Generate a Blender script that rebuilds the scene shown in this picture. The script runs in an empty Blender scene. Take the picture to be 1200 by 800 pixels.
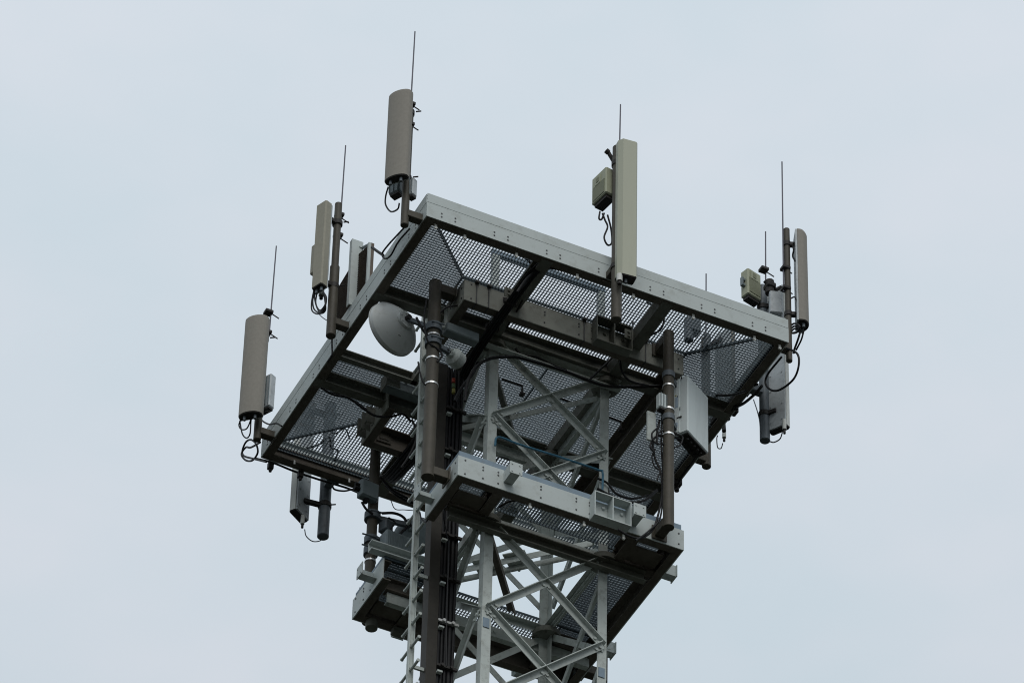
import bpy, bmesh, math, random
from mathutils import Vector as V, Matrix
random.seed(7)
sc = bpy.context.scene
COL = sc.collection
PI = math.pi

# ------------------------------------------------------------------ camera
CAM = V((-15.35541, -35.42695, -37.37015))
YAW, PITCH, ROLL, FPX = 0.432807, 0.745902, 0.0273373, 6146.11
fw = V((math.sin(YAW)*math.cos(PITCH), math.cos(YAW)*math.cos(PITCH), math.sin(PITCH)))
r0 = fw.cross(V((0, 0, 1))).normalized(); u0 = r0.cross(fw)
rt = r0*math.cos(ROLL) + u0*math.sin(ROLL); up = -r0*math.sin(ROLL) + u0*math.cos(ROLL)
cd = bpy.data.cameras.new('camera'); cam = bpy.data.objects.new('camera', cd); COL.objects.link(cam)
M = Matrix((rt, up, -fw)).transposed().to_4x4(); M.translation = CAM; cam.matrix_world = M
cd.sensor_width = 36; cd.lens = FPX/1200*36; cd.clip_start = .1; cd.clip_end = 6000
sc.camera = cam
GZ = CAM.z - 1.6

def W(px, py, ax, val):
    """survey helper: the point on the plane ax=val seen at a pixel of the 1200x800 photo"""
    d = fw + rt*((px-600)/FPX) - up*((py-400)/FPX)
    i = 'xyz'.index(ax)
    return CAM + d*((val-CAM[i])/d[i])

# ------------------------------------------------------------------ materials
def mat(name, col, rough=.6, metal=0., var=.12, dirt=None, dirt_amt=.3, scale=6., bump=.0, streak=False):
    m = bpy.data.materials.new(name); m.use_nodes = True
    nt = m.node_tree; N = nt.nodes; Lk = nt.links
    b = N['Principled BSDF']; b.inputs['Roughness'].default_value = rough; b.inputs['Metallic'].default_value = metal; b.inputs['Specular IOR Level'].default_value = .22 if metal < .3 else .5
    tc = N.new('ShaderNodeTexCoord'); mp = N.new('ShaderNodeMapping'); Lk.new(tc.outputs['Object'], mp.inputs[0])
    if streak: mp.inputs['Scale'].default_value = (1, 1, .12)
    n1 = N.new('ShaderNodeTexNoise'); n1.inputs['Scale'].default_value = scale; n1.inputs['Detail'].default_value = 6
    Lk.new(mp.outputs[0], n1.inputs['Vector'])
    cr = N.new('ShaderNodeValToRGB'); cr.color_ramp.elements[0].position = .3; cr.color_ramp.elements[1].position = .7
    cr.color_ramp.elements[0].color = (*[c*(1-var) for c in col], 1); cr.color_ramp.elements[1].color = (*[min(1, c*(1+var)) for c in col], 1)
    Lk.new(n1.outputs[0], cr.inputs[0])
    out = cr.outputs[0]
    if dirt:
        n2 = N.new('ShaderNodeTexNoise'); n2.inputs['Scale'].default_value = scale*2.7; n2.inputs['Detail'].default_value = 8; n2.inputs['Roughness'].default_value = .7
        Lk.new(mp.outputs[0], n2.inputs['Vector'])
        r2 = N.new('ShaderNodeValToRGB'); r2.color_ramp.elements[0].position = .52; r2.color_ramp.elements[1].position = .72
        r2.color_ramp.elements[0].color = (0, 0, 0, 1); r2.color_ramp.elements[1].color = (dirt_amt,)*3 + (1,)
        Lk.new(n2.outputs[0], r2.inputs[0])
        mx = N.new('ShaderNodeMix'); mx.data_type = 'RGBA'
        Lk.new(r2.outputs[0], mx.inputs['Factor']); Lk.new(out, mx.inputs[6]); mx.inputs[7].default_value = (*dirt, 1)
        out = mx.outputs[2]
    Lk.new(out, b.inputs['Base Color'])
    if bump:
        bp = N.new('ShaderNodeBump'); bp.inputs['Strength'].default_value = bump; bp.inputs['Distance'].default_value = .004
        n3 = N.new('ShaderNodeTexNoise'); n3.inputs['Scale'].default_value = 90; Lk.new(tc.outputs['Object'], n3.inputs['Vector'])
        Lk.new(n3.outputs[0], bp.inputs['Height']); Lk.new(bp.outputs[0], b.inputs['Normal'])
    return m

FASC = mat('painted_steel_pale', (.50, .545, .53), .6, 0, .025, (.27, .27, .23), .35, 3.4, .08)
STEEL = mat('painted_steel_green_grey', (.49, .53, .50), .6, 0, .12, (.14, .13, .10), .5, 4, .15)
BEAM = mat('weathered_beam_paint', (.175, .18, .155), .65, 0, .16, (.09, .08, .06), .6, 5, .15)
SHADEBEAM = mat('brown_beam_with_shade', (.13, .115, .095), .7, 0, .18, (.07, .055, .04), .6, 6, .15)  # underside shade put into the colour of flanges, trays and lower cross beams
RISER = mat('dark_brown_channel_paint', (.04, .036, .029), .6, 0, .2, (.025, .02, .016), .6, 6, .1)
TOE = mat('bluish_toe_board', (.20, .26, .31), .55, .2, .08, (.14, .15, .15), .4, 4)
GRATE = mat('galvanised_grating', (.088, .115, .13), .6, .2, .15, (.10, .09, .08), .4, 9)
POLE = mat('brown_painted_pipe', (.078, .070, .054), .55, 0, .14, (.05, .04, .035), .5, 7, .15)
DKPOLE = mat('dark_grey_pipe', (.13, .15, .165), .5, .1, .12, (.06, .05, .045), .4, 7)
RAD_B = mat('brown_grey_radome', (.26, .243, .21), .65, 0, .05, (.20, .18, .145), .3, 26, .05)
RAD_K = mat('khaki_radome', (.31, .295, .235), .6, 0, .05, (.24, .22, .17), .3, 26, .05)
RAD_G = mat('green_grey_radome', (.43, .44, .345), .5, 0, .04, (.34, .34, .27), .35, 2.5, .05, True)
PALE = mat('pale_grey_radome', (.66, .67, .63), .5, 0, .05, (.3, .3, .27), .4, 3, 0, True)
BACKP = mat('aluminium_back_plate', (.47, .50, .51), .6, .1, .12, (.16, .16, .16), .5, 6)
CAP = mat('dark_plastic_cap', (.035, .032, .03), .6, 0, .15)
CABN = mat('cabinet_grey_paint', (.66, .72, .715), .5, 0, .03, (.36, .38, .37), .3, 2, 0, True)
BOXG = mat('grey_box_paint', (.21, .25, .26), .5, 0, .08, (.1, .11, .1), .4, 5)
KHAKI = mat('khaki_box_paint', (.36, .375, .27), .5, 0, .06, (.2, .2, .14), .4, 5)
KHAKID = mat('khaki_grille', (.20, .21, .14), .6, 0, .1)
DISH = mat('dish_paint', (.60, .62, .60), .42, 0, .05, (.30, .29, .25), .5, 3)
RUBBER = mat('black_cable_jacket', (.014, .014, .015), .6, 0, .2)
BLUEC = mat('blue_cable_jacket', (.05, .16, .24), .45, 0, .2)
GALV = mat('galvanised_clamp', (.50, .50, .48), .4, .55, .1)
WHITE = mat('white_clip', (.85, .85, .80), .4, 0, .05)
BRIGHT = mat('bright_steel_band', (.75, .76, .75), .3, .6, .06)
ROD = mat('lightning_rod_metal', (.10, .10, .12), .5, .2, .1)
RED = mat('red_tape', (.40, .06, .035), .5); YEL = mat('yellow_tape', (.30, .27, .08), .5); GRN = mat('green_tape', (.10, .15, .07), .5)
BOLT = mat('dark_bolt', (.07, .07, .07), .5, .4, .1)
BROWNG = mat('brown_rusty_grating', (.13, .105, .085), .6, .2, .2, (.08, .05, .03), .4, 9)
GRASS = mat('grass_ground', (.022, .024, .018), .95, 0, .3, (.04, .036, .026), .5, .15)
CONC = mat('concrete', (.32, .31, .29), .85, 0, .12, (.2, .19, .17), .4, 2)
STICK = mat('blue_label', (.36, .45, .53), .5, 0, .05)

# ------------------------------------------------------------------ mesh builder
class MB:
    def __init__(s): s.v = []; s.f = []; s.smooth = []; s.mi = []; s.cur = 0
    def add(s, vs, fs, smooth=False):
        o = len(s.v); s.v += [V(q) for q in vs]; s.f += [tuple(i+o for i in f) for f in fs]; s.smooth += [smooth]*len(fs); s.mi += [s.cur]*len(fs); return s
    def box(s, a, b):                      # axis aligned corner to corner
        x0, y0, z0 = [min(a[i], b[i]) for i in range(3)]; x1, y1, z1 = [max(a[i], b[i]) for i in range(3)]
        return s.add([(x0,y0,z0),(x1,y0,z0),(x1,y1,z0),(x0,y1,z0),(x0,y0,z1),(x1,y0,z1),(x1,y1,z1),(x0,y1,z1)],
                     [(3,2,1,0),(4,5,6,7),(0,1,5,4),(1,2,6,5),(2,3,7,6),(3,0,4,7)])
    def obox(s, c, ex, ey, ez, hx, hy, hz, bev=0):   # oriented
        c = V(c)
        if not bev:
            vs = [c+ex*sx*hx+ey*sy*hy+ez*sz*hz for sz in (-1, 1) for sx, sy in ((-1,-1),(1,-1),(1,1),(-1,1))]
            return s.add(vs, [(3,2,1,0),(4,5,6,7),(0,1,5,4),(1,2,6,5),(2,3,7,6),(3,0,4,7)])
        pr = []
        for sx, sy in ((-1,-1),(1,-1),(1,1),(-1,1)):
            a = (sx*hx, sy*(hy-bev)); b = (sx*(hx-bev), sy*hy)
            pr += [a, b] if sx*sy > 0 else [b, a]
        pr = pr[1:]+pr[:1] if False else pr
        rings = []
        for z, k in ((-hz, bev), (-hz+bev, 0), (hz-bev, 0), (hz, bev)):
            fx, fy = (hx-k)/hx, (hy-k)/hy
            rings.append([c+ex*px*fx+ey*py*fy+ez*z for px, py in pr])
        return s.loft(rings)
    def loft(s, rings, cap=True, smooth=False):
        n = len(rings[0]); vs = [q for r in rings for q in r]; fs = []
        for k in range(len(rings)-1):
            for i in range(n):
                j = (i+1) % n; fs.append((k*n+i, k*n+j, (k+1)*n+j, (k+1)*n+i))
        s.add(vs, fs, smooth)
        if cap:
            s.add(rings[0], [tuple(reversed(range(n)))]); s.add(rings[-1], [tuple(range(n))])
        return s
    def sweep(s, a, b, prof, x, ):         # profile (list of (u,v)) swept a->b, x = profile u axis hint
        a, b = V(a), V(b); d = (b-a).normalized(); x = V(x); x = (x - d*x.dot(d)).normalized(); y = d.cross(x)
        return s.loft([[a+x*p[0]+y*p[1] for p in prof], [b+x*p[0]+y*p[1] for p in prof]])
    def cyl(s, a, b, r, r2=None, n=16, cap=True):
        a, b = V(a), V(b); d = (b-a).normalized(); h = V((0,0,1)) if abs(d.z) < .9 else V((1,0,0))
        x = d.cross(h).normalized(); y = d.cross(x); r2 = r if r2 is None else r2
        return s.loft([[q+(x*math.cos(t*2*PI/n)+y*math.sin(t*2*PI/n))*rr for t in range(n)] for q, rr in ((a, r), (b, r2))], cap, True)
    def tube(s, pts, r, n=8):
        pts = [V(q) for q in pts]; rings = []; x = None
        for i, q in enumerate(pts):
            d = (pts[min(i+1, len(pts)-1)]-pts[max(i-1, 0)]).normalized()
            if x is None: h = V((0,0,1)) if abs(d.z) < .9 else V((1,0,0)); x = d.cross(h).normalized()
            x = (x-d*x.dot(d)).normalized(); y = d.cross(x)
            rings.append([q+(x*math.cos(t*2*PI/n)+y*math.sin(t*2*PI/n))*r for t in range(n)])
        return s.loft(rings, True, True)
    def bolt(s, c, nrm, r=.013, h=.012, dark=False):
        c = V(c); nrm = V(nrm).normalized(); s.cur = 1 if dark else 0; s.cyl(c-nrm*.002, c+nrm*h, r, n=6); s.cur = 0; return s
    def build(s, name, m, parent=None, origin=None):
        o0 = parent.location_w if False else None
        base = WLOC.get(parent.name, V((0,0,0))) if parent else V((0,0,0))
        og = V(origin) if origin is not None else (base if parent else s.base())
        me = bpy.data.meshes.new(name); me.from_pydata([q-og for q in s.v], [], s.f); me.update()
        me.polygons.foreach_set('use_smooth', s.smooth); me.polygons.foreach_set('material_index', s.mi)
        bm = bmesh.new(); bm.from_mesh(me); bmesh.ops.recalc_face_normals(bm, faces=bm.faces)
        for e in bm.edges:
            if len(e.link_faces) == 2 and e.calc_face_angle(0) > .7: e.smooth = False
        bm.to_mesh(me); bm.free(); me.materials.append(m)
        if 1 in s.mi: me.materials.append(BOLT)
        o = bpy.data.objects.new(name, me); COL.objects.link(o)
        o.location = og-base; WLOC[o.name] = og
        if parent: o.parent = parent
        return o
    def base(s):
        n = len(s.v); c = sum(s.v, V((0,0,0)))/n; c.z = min(q.z for q in s.v); return c
WLOC = {}
X, Y, Z = V((1,0,0)), V((0,1,0)), V((0,0,1))
def tag(o, label=None, cat=None, group=None, kind=None):
    if label: o['label'] = label
    if cat: o['category'] = cat
    if group: o['group'] = group
    if kind: o['kind'] = kind
    return o
def thing(name, loc, label, cat, group=None):
    o = bpy.data.objects.new(name, None); COL.objects.link(o); o.location = V(loc); o.empty_display_size = .1
    WLOC[o.name] = V(loc); return tag(o, label, cat, group)
def spline(pts, k=8):
    pts = [V(q) for q in pts]; P = [pts[0]*2-pts[1]]+pts+[pts[-1]*2-pts[-2]]; out = []
    for i in range(1, len(P)-2):
        a, b, c, d = P[i-1:i+3]
        for j in range(k):
            t = j/k; out.append(.5*((2*b)+(c-a)*t+(2*a-5*b+4*c-d)*t*t+(3*b-a-3*c+d)*t**3))
    return out+[pts[-1]]
def chan(h, d, t=.012, s=1):   # channel profile: web at u=0, flanges toward +u, height along v
    return [(0,-h/2),(d,-h/2),(d,-h/2+t),(t,-h/2+t),(t,h/2-t),(d,h/2-t),(d,h/2),(0,h/2)]
def ang(a, t=.012): return [(0,0),(a,0),(a,t),(t,t),(t,a),(0,a)]
def hbeam(h, w, t=.012):
    return [(-w/2,-h/2),(w/2,-h/2),(w/2,-h/2+t),(t/2,-h/2+t),(t/2,h/2-t),(w/2,h/2-t),(w/2,h/2),(-w/2,h/2),(-w/2,h/2-t),(-t/2,h/2-t),(-t/2,-h/2+t),(-w/2,-h/2+t)]

# ------------------------------------------------------------------ setting
g = MB(); NN = 24; S = 3000.
vs = [(CAM.x + (i/NN-.5)*2*S, (j/NN-.5)*2*S, GZ) for j in range(NN+1) for i in range(NN+1)]
g.add(vs, [(j*(NN+1)+i, j*(NN+1)+i+1, (j+1)*(NN+1)+i+1, (j+1)*(NN+1)+i) for j in range(NN) for i in range(NN)])
tag(g.build('ground', GRASS, origin=(0, 0, GZ)), kind='structure')
LX, LY = 4.2, 4.163
CX, CY = 2.1, 2.08; HW = .646
g = MB(); g.box((CX-1.4, CY-1.4, GZ-.3), (CX+1.4, CY+1.4, GZ+.25))
tag(g.build('foundation', CONC), 'square concrete foundation block under the steel lattice tower', 'foundation')

# ------------------------------------------------------------------ lattice tower
tw = thing('lattice_tower', (CX, CY, GZ+.25), 'square pale green steel lattice tower with angle legs and crossed braces carrying both platforms', 'tower')
sg = ((-1,-1),(1,-1),(1,1),(-1,1))
for sx, sy in sg:
    m = MB(); a = .102; t = .012
    cx, cy = CX+sx*(HW+a/2), CY+sy*(HW+a/2)     # outer corner of the angle
    pr = [(0,0),(-sx*a,0),(-sx*a,-sy*t),(-sx*t,-sy*t),(-sx*t,-sy*a),(0,-sy*a)]
    m.loft([[V((cx+p[0], cy+p[1], z)) for p in pr] for z in (GZ+.25, .02)])
    for zc in (-1.06, -2.12, -3.64, -4.78):
        for dz in (-.06, 0, .06):
            m.bolt((cx-sx*.055, cy, zc+dz), (0, sy, 0), .014, .014); m.bolt((cx, cy-sy*.055, zc+dz), (sx, 0, 0), .014, .014)
    m.build('leg', STEEL, tw)
faces = []
for k in range(4):
    (ax, ay), (bx, by) = sg[k], sg[(k+1) % 4]
    n = V(((ax+bx)/2, (ay+by)/2, 0)).normalized()
    A = V((CX+ax*HW, CY+ay*HW, 0)); B = V((CX+bx*HW, CY+by*HW, 0)); faces.append((A, B, n))
levels = [(-.02, -1.06), (-1.06, -2.12), (-2.5, -3.64), (-3.64, -4.78), (-4.78, -5.92)]
def brace(mb, a, b, n, w=.075, off=0., flip=1):
    a = V(a); b = V(b); d = (b-a).normalized(); side = d.cross(n)*flip
    o = n*off
    # angle: one leg flat in the face, one outstanding outward
    t = .009
    prof = [(-w/2, 0), (w/2, 0), (w/2, t), (-w/2+t, t), (-w/2+t, w*.8), (-w/2, w*.8)]
    mb.loft([[q+o+side*p[0]+n*p[1] for p in prof] for q in (a, b)])
    for q, sgn in ((a, 1), (b, -1)):
        for k in (.05, .11): mb.bolt(q+d*sgn*k+o+n*t+side*w*.12, n, .017, .014)
    mid = (a+b)/2
    for k in (-.05, .05): mb.bolt(mid+d*k+o+n*t+side*w*.12, n, .017, .014)
for (A, B, n) in faces:
    for (z1, z0) in levels:
        m = MB(); brace(m, A+Z*z1, B+Z*z0, n, .072, .053, 1); m.build('brace', STEEL, tw)
        m = MB(); brace(m, B+Z*z1, A+Z*z0, n, .072, .064, -1); m.build('brace', STEEL, tw)
# horizontals at platform nodes
for (A, B, n) in faces:
    for z in (-2.40, ):
        m = MB(); m.sweep(A+Z*z+n*.04, B+Z*z+n*.04, ang(.07, .009), -Z); m.build('horizontal_strut', STEEL, tw)
m = MB(); z = -5.92
while z > GZ+1.5:
    for (A, B, n) in faces:
        brace(m, A+Z*z, B+Z*(z-1.14), n, .072, .053, 1); brace(m, B+Z*z, A+Z*(z-1.14), n, .072, .064, -1)
    z -= 1.14
tag(m.build('lower_bracing', STEEL, tw), kind='stuff')
# gusset discs at leg tops and at the lower platform
for sx, sy in sg:
    for zt in (-.045, -2.475):
        m = MB(); c = V((CX+sx*(HW+.02), CY+sy*(HW+.02), zt)); m.cyl(c-Z*.05, c+Z*.012, .15, n=24)
        for q in range(6):
            an = q*PI/3; m.bolt(c+V((math.cos(an), math.sin(an), 0))*.12-Z*.05, -Z, .014)
        m.build('cap_plate', BEAM, tw)
m = MB()
m.obox((CX-HW-.005, CY-HW-.052-.0045, -3.82), X, Y, Z, .035, .003, .06); m.build('number_plate', TOE, tw)
m = MB(); m.obox((CX+HW-.005, CY-HW-.052-.0045, -3.98), X, Y, Z, .035, .003, .06); m.build('number_plate', TOE, tw)
m = MB(); a, b = W(584, 512, 'y', CY-HW-.12), W(700, 550, 'y', CY-HW-.12)
m.tube(spline([W(580, 522, 'y', CY-HW-.1), a, W(610, 521, 'y', CY-HW-.12), W(655, 535, 'y', CY-HW-.12), b, W(706, 553, 'y', CY-HW-.12), W(706, 575, 'y', CY-HW-.1)]), .012)
bl = m.build('safety_line', BLUEC); tag(bl, 'thin blue line sagging across the tower front above the lower platform', 'safety line')

# ------------------------------------------------------------------ grating
def clipline(poly, p, d):
    """clip infinite line p+t*d against convex polygon (2d) -> t0,t1"""
    t0, t1 = -1e9, 1e9; n = len(poly)
    area = sum(poly[i][0]*poly[(i+1) % n][1]-poly[(i+1) % n][0]*poly[i][1] for i in range(n))
    q = poly if area > 0 else poly[::-1]
    for i in range(n):
        ax, ay = q[i]; bx, by = q[(i+1) % n]; nx, ny = -(by-ay), bx-ax
        num = (p[0]-ax)*nx+(p[1]-ay)*ny; den = d[0]*nx+d[1]*ny
        if abs(den) < 1e-12:
            if num < 0: return None
            continue
        t = -num/den
        if den > 0: t0 = max(t0, t)
        else: t1 = min(t1, t)
    return (t0, t1) if t1-t0 > .01 else None
def grating(poly, dirn, ztop, parent, m_=GRATE, frame=True, place=None, bd=.0284, name='grating_panel'):
    mb = MB(); xs = [p[0] for p in poly]; ys = [p[1] for p in poly]
    P1, P2 = .0343, .038
    def bars(along, pitch, t, h, zt):
        if along == 'y':
            x = math.ceil(min(xs)/pitch)*pitch
            while x < max(xs):
                c = clipline(poly, (x, 0), (0, 1))
                if c: mb.box((x-t/2, c[0], zt-h), (x+t/2, c[1], zt))
                x += pitch
        else:
            y = math.ceil(min(ys)/pitch)*pitch
            while y < max(ys):
                c = clipline(poly, (0, y), (1, 0))
                if c: mb.box((c[0], y-t/2, zt-h), (c[1], y+t/2, zt))
                y += pitch
    o = 'x' if dirn == 'y' else 'y'
    bars(dirn, P1, .003, bd, ztop); bars(o, P2, .004, .006, ztop-.0015)
    if frame:
        n = len(poly)
        for i in range(n):
            a, b = V((*poly[i], ztop-bd/2+.0013)), V((*poly[(i+1) % n], ztop-bd/2+.0013)); d = (b-a).normalized()
            mb.obox((a+b)/2, d, d.cross(Z), Z, (b-a).length/2, .0022, bd/2+.0023)
    if place: mb.v = [place(q) for q in mb.v]
    return mb.build(name, m_, parent)

# ------------------------------------------------------------------ upper platform
up_ = thing('upper_platform', (CX, CY, -.13), 'large square upper steel platform of pale edge beams and open bar grating seen from below', 'platform')
R0, R1x, R1y = .82, 3.38, 3.36    # inner ring
def rot4(k, p):
    """k quarter turns clockwise of front-side coordinates about the tower axis"""
    x, y = p[0]-CX, p[1]-CY
    for _ in range(k): x, y = y, -x
    return V((x+CX, y+CY, p[2]))
def side_box(mb, k, a, b):
    p, q = rot4(k, a), rot4(k, b); mb.box(p, q)
H = 2.1
for k in range(4):      # 0 front, 1 left, 2 back, 3 right
    m = MB(); e = 0.0 if k % 2 == 0 else .012; yo = CY-H+.02*(k % 2 == 0)*0
    x0, x1 = CX-H+e, CX+H-e
    side_box(m, k, (x0, yo, 0), (x1, yo+.011, .2))                       # web
    fi = .011 if k % 2 == 0 else .0945
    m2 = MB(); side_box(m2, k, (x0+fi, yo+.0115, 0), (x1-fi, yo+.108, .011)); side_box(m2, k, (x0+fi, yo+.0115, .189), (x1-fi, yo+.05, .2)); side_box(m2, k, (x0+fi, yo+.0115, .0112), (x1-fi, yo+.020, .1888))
    for j in range(7):
        for dx in (0, .155):
            for zz in (.10, .055):
                p = rot4(k, (CX-H+.17+j*.6+dx, yo, zz)); n = rot4(k, (CX, CY-1, 0))-V((CX, CY, 0)); m.bolt(p, n, .0105, .004, True)
    fb = m.build('fascia_plate', FASC, up_); m2.build('edge_beam', SHADEBEAM, up_)  # flanges coloured darker than the web to deepen the shade below
    m = MB(); q0 = 0 if k % 2 == 0 else .035
    side_box(m, k, (x0+.003, yo-.0025, .2008), (x1-.003, yo+.005, .322)); side_box(m, k, (x0+.01+q0, yo+.0055, .312), (x1-.01-q0, yo+.035, .322))
    tb = m.build('toe_board', FASC, up_)
# slotted clips along the inner lip of the front beam
for x in (.14, .47, 1.06, 1.76, 2.41, 3.11, 3.83, 4.13):
    m = MB(); m.obox((x, .05, -.030), X, Y, Z, .015, .005, .029, .004); m.cyl((x, .042, -.052), (x, .058, -.052), .018, n=10)
    m.build('grating_clip', WHITE, up_)
for x in (.35, 1.0, 1.7):
    m = MB(); m.obox((x, 4.07, -.012), X, Y, Z, .012, .006, .03, .004); m.build('grating_clip', GALV, up_)
# cross beams (run under the grating)
zt = .155
def ibeam(name, a, b, h, w, m_, parent, top=zt, t=.012):
    m = MB(); c = V((0, 0, top-h/2)); m.sweep(V(a)+c, V(b)+c, [(v, u) for u, v in hbeam(h, w, t)][::-1], Z.cross((V(b)-V(a)).normalized()) if False else (Z), )
    return m.build(name, m_, parent)
def chanbeam(name, a, b, h, d, m_, parent, top=zt, inward=None, t=.012):
    """vertical web channel from a to b, flanges pointing along 'inward'"""
    a, b = V(a), V(b); dr = (b-a).normalized(); inw = V(inward)
    prof = chan(h, d, t); m = MB(); c = V((0, 0, top-h/2))
    m.loft([[q+c+inw*p[0]+Z*p[1] for p in prof] for q in (a, b)])
    return m, name, m_, parent
def cb(*a, bolts=(), **k):
    m, n, mm, p = chanbeam(*a, **k); return m.build(n, mm, p)
def Hb(name, a, b, h, w, m_, parent, top=zt, t=.012):
    a, b = V(a), V(b); dr = (b-a).normalized(); s = dr.cross(Z); c = V((0, 0, top-h/2))
    m = MB(); m.loft([[q+c+s*p[0]+Z*p[1] for p in hbeam(h, w, t)] for q in (a, b)])
    return m.build(name, m_, parent)
XB = (1.40, 2.80); YB = (1.30, 2.86)
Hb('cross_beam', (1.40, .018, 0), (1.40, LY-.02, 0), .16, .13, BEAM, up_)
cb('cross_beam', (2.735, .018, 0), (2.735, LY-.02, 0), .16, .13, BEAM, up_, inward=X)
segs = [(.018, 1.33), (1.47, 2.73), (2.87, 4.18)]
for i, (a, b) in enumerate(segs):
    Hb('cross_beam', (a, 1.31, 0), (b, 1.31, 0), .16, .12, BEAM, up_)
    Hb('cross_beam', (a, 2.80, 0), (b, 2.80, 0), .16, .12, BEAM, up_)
# channel closing the ladder opening
cb('trimmer_beam', (.02, 2.42, 0), (1.33, 2.42, 0), .12, .07, BEAM, up_, inward=-Y)
cb('trimmer_beam', (.95, 1.38, 0), (.95, 2.41, 0), .12, .06, BEAM, up_, inward=X)
# front channel joining leg tops
m, *_ = chanbeam('leg_tie', (1.30, 1.36, 0), (2.9, 1.36, 0), .13, .07, STEEL, up_, top=-.012, inward=-Y)
for x in (1.5, 1.75, 2.2, 2.6): m.bolt((x, 1.36, -.06), -Y, .018, .016)
m.build('leg_tie', STEEL, up_)
cb('leg_tie', (1.30, 2.79, 0), (2.9, 2.79, 0), .13, .07, STEEL, up_, top=-.012, inward=Y)
for x, i in ((1.41, X), (2.79, -X)):
    cb('leg_tie', (x, 1.44, 0), (x, 2.72, 0), .10, .06, STEEL, up_, top=-.012, inward=-i)

def ring(parent, z0, h, gaps, m_, toe=False, splice_m=STEEL, flm=SHADEBEAM):
    hw = 1.28
    for k in range(4):
        segs = [(-hw+(0 if k % 2 == 0 else .013), hw-(0 if k % 2 == 0 else .013))]
        if k in gaps:
            ga, gb = gaps[k]; segs = [(segs[0][0], ga), (gb, segs[0][1])]
        for (s0, s1) in segs:
            m = MB(); yo = CY-hw
            side_box(m, k, (CX+s0, yo, z0), (CX+s1, yo+.012, z0+h))
            f0 = .012 if k % 2 == 0 or s0 > -1 else .089; f1 = .012 if k % 2 == 0 or s1 < 1 else .089
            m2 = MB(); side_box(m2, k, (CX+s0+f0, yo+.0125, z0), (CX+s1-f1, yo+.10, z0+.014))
            side_box(m2, k, (CX+s0+f0, yo+.0125, z0+h-.014), (CX+s1-f1, yo+.10, z0+h)); side_box(m2, k, (CX+s0+f0, yo+.0125, z0+.0142), (CX+s1-f1, yo+.019, z0+h-.0142)); m2.build('beam_flange', flm, parent)  # flange colour includes the shade under the ring
            for (bx, zs) in ((-1.2, (.04, h-.04)), (-1.0, (.06, .17, .21)), (-.83, (.06, .17, .21)), (-.35, (.06, .17, .21)), (.05, (.06, .17, .21)), (.2, (.06, .17, .21)), (.95, (.14,)), (1.22, (.06, .2))):
                if s0 < bx < s1:
                    for zz in zs:
                        p = rot4(k, (CX+bx, yo, z0+zz)); n = rot4(k, (CX, CY-1, 0))-V((CX, CY, 0)); m.bolt(p, n, .010, .006, True)
            m.build('ring_beam', m_, parent)
        if toe:
            for (s0, s1) in segs:
                m = MB(); side_box(m, k, (CX+s0+.02, CY-hw+.022, z0+h+.003), (CX+s1-.02, CY-hw+.03, z0+h+.085)); m.build('toe_board', TOE, parent)
        if k in gaps and k != 0: continue
        # bolted splice frame: two open cells
        m = MB(); yo = CY-hw; a0, a1 = CX+.20, CX+.62
        z_a, z_b = z0-.03, z0+h+.03; d = .12
        if k == 0:
            for xa in (a0, (a0+a1)/2-.006, a1-.012): side_box(m, k, (xa, yo-d, z_a+.0125), (xa+.012, yo-.001, z_b-.0125))
            side_box(m, k, (a0, yo-d, z_a), (a1, yo-.001, z_a+.012)); side_box(m, k, (a0, yo-d, z_b-.012), (a1, yo-.001, z_b))
            for bx in (a0+.05, a0+.15, a0+.26, a0+.36):
                for zz in (.07, .19):
                    p = rot4(k, (bx, yo-.001, z0+zz)); n = rot4(k, (CX, CY-1, 0))-V((CX, CY, 0)); m.bolt(p, n, .018, .018)
            m.build('splice_frame', splice_m, parent)
def stub_brackets(parent, z0, ks):
    for k in ks:
        for bx in (-.72, .68):
            m = MB(); yo = CY-1.28
            side_box(m, k, (CX+bx-.05, yo-.17, z0+.10), (CX+bx-.042, yo-.001, z0+.24))
            side_box(m, k, (CX+bx-.0415, yo-.17, z0+.10), (CX+bx+.05, yo-.001, z0+.108))
            side_box(m, k, (CX+bx-.065, yo-.18, z0+.095), (CX+bx+.075, yo-.1705, z0+.245))
            for dx in (-.04, .045):
                for dz in (.12, .215):
                    p = rot4(k, (CX+bx+dx, yo-.18, z0+dz)); n = rot4(k, (CX, CY-1, 0))-V((CX, CY, 0)); m.bolt(p, n, .009, .006)
            m.build('stub_bracket', FASC, parent)
RINGP = mat('upper_ring_paint', (.33, .34, .30), .6, 0, .12, (.16, .14, .11), .5, 4, .15)
ring(up_, -.135, .28, {1: (-.6, .55)}, RINGP, splice_m=BEAM)
# stiffener fins and bracket plates at the far end of the left ring beam
for i, y in enumerate((3.02, 3.13, 3.24)):
    m = MB(); m.box((.72, y, -.10-.01*i), (.8195, y+.012, .12)); m.box((.72, y+.0125, -.10-.01*i), (.74, y+.05, -.09-.01*i)); m.build('stiffener_fin', BEAM, up_)
m = MB(); m.box((.70, 2.46, -.02), (.712, 2.62, .15)); m.box((.7125, 2.46, -.02), (.86, 2.472, .15)); m.build('angle_bracket', BEAM, up_)
# straps round the front ring beam
for x in (.96, 1.10, 2.21, 2.93):
    m = MB(); m.box((x-.006, .79, -.142), (x+.006, .7975, .15)); m.box((x-.006, .7975, -.142), (x+.006, .9, -.1355)); m.obox((x, .785, .155), X, Y, Z, .022, .02, .018, .005)
    m.build('strap', BOLT, up_)
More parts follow.
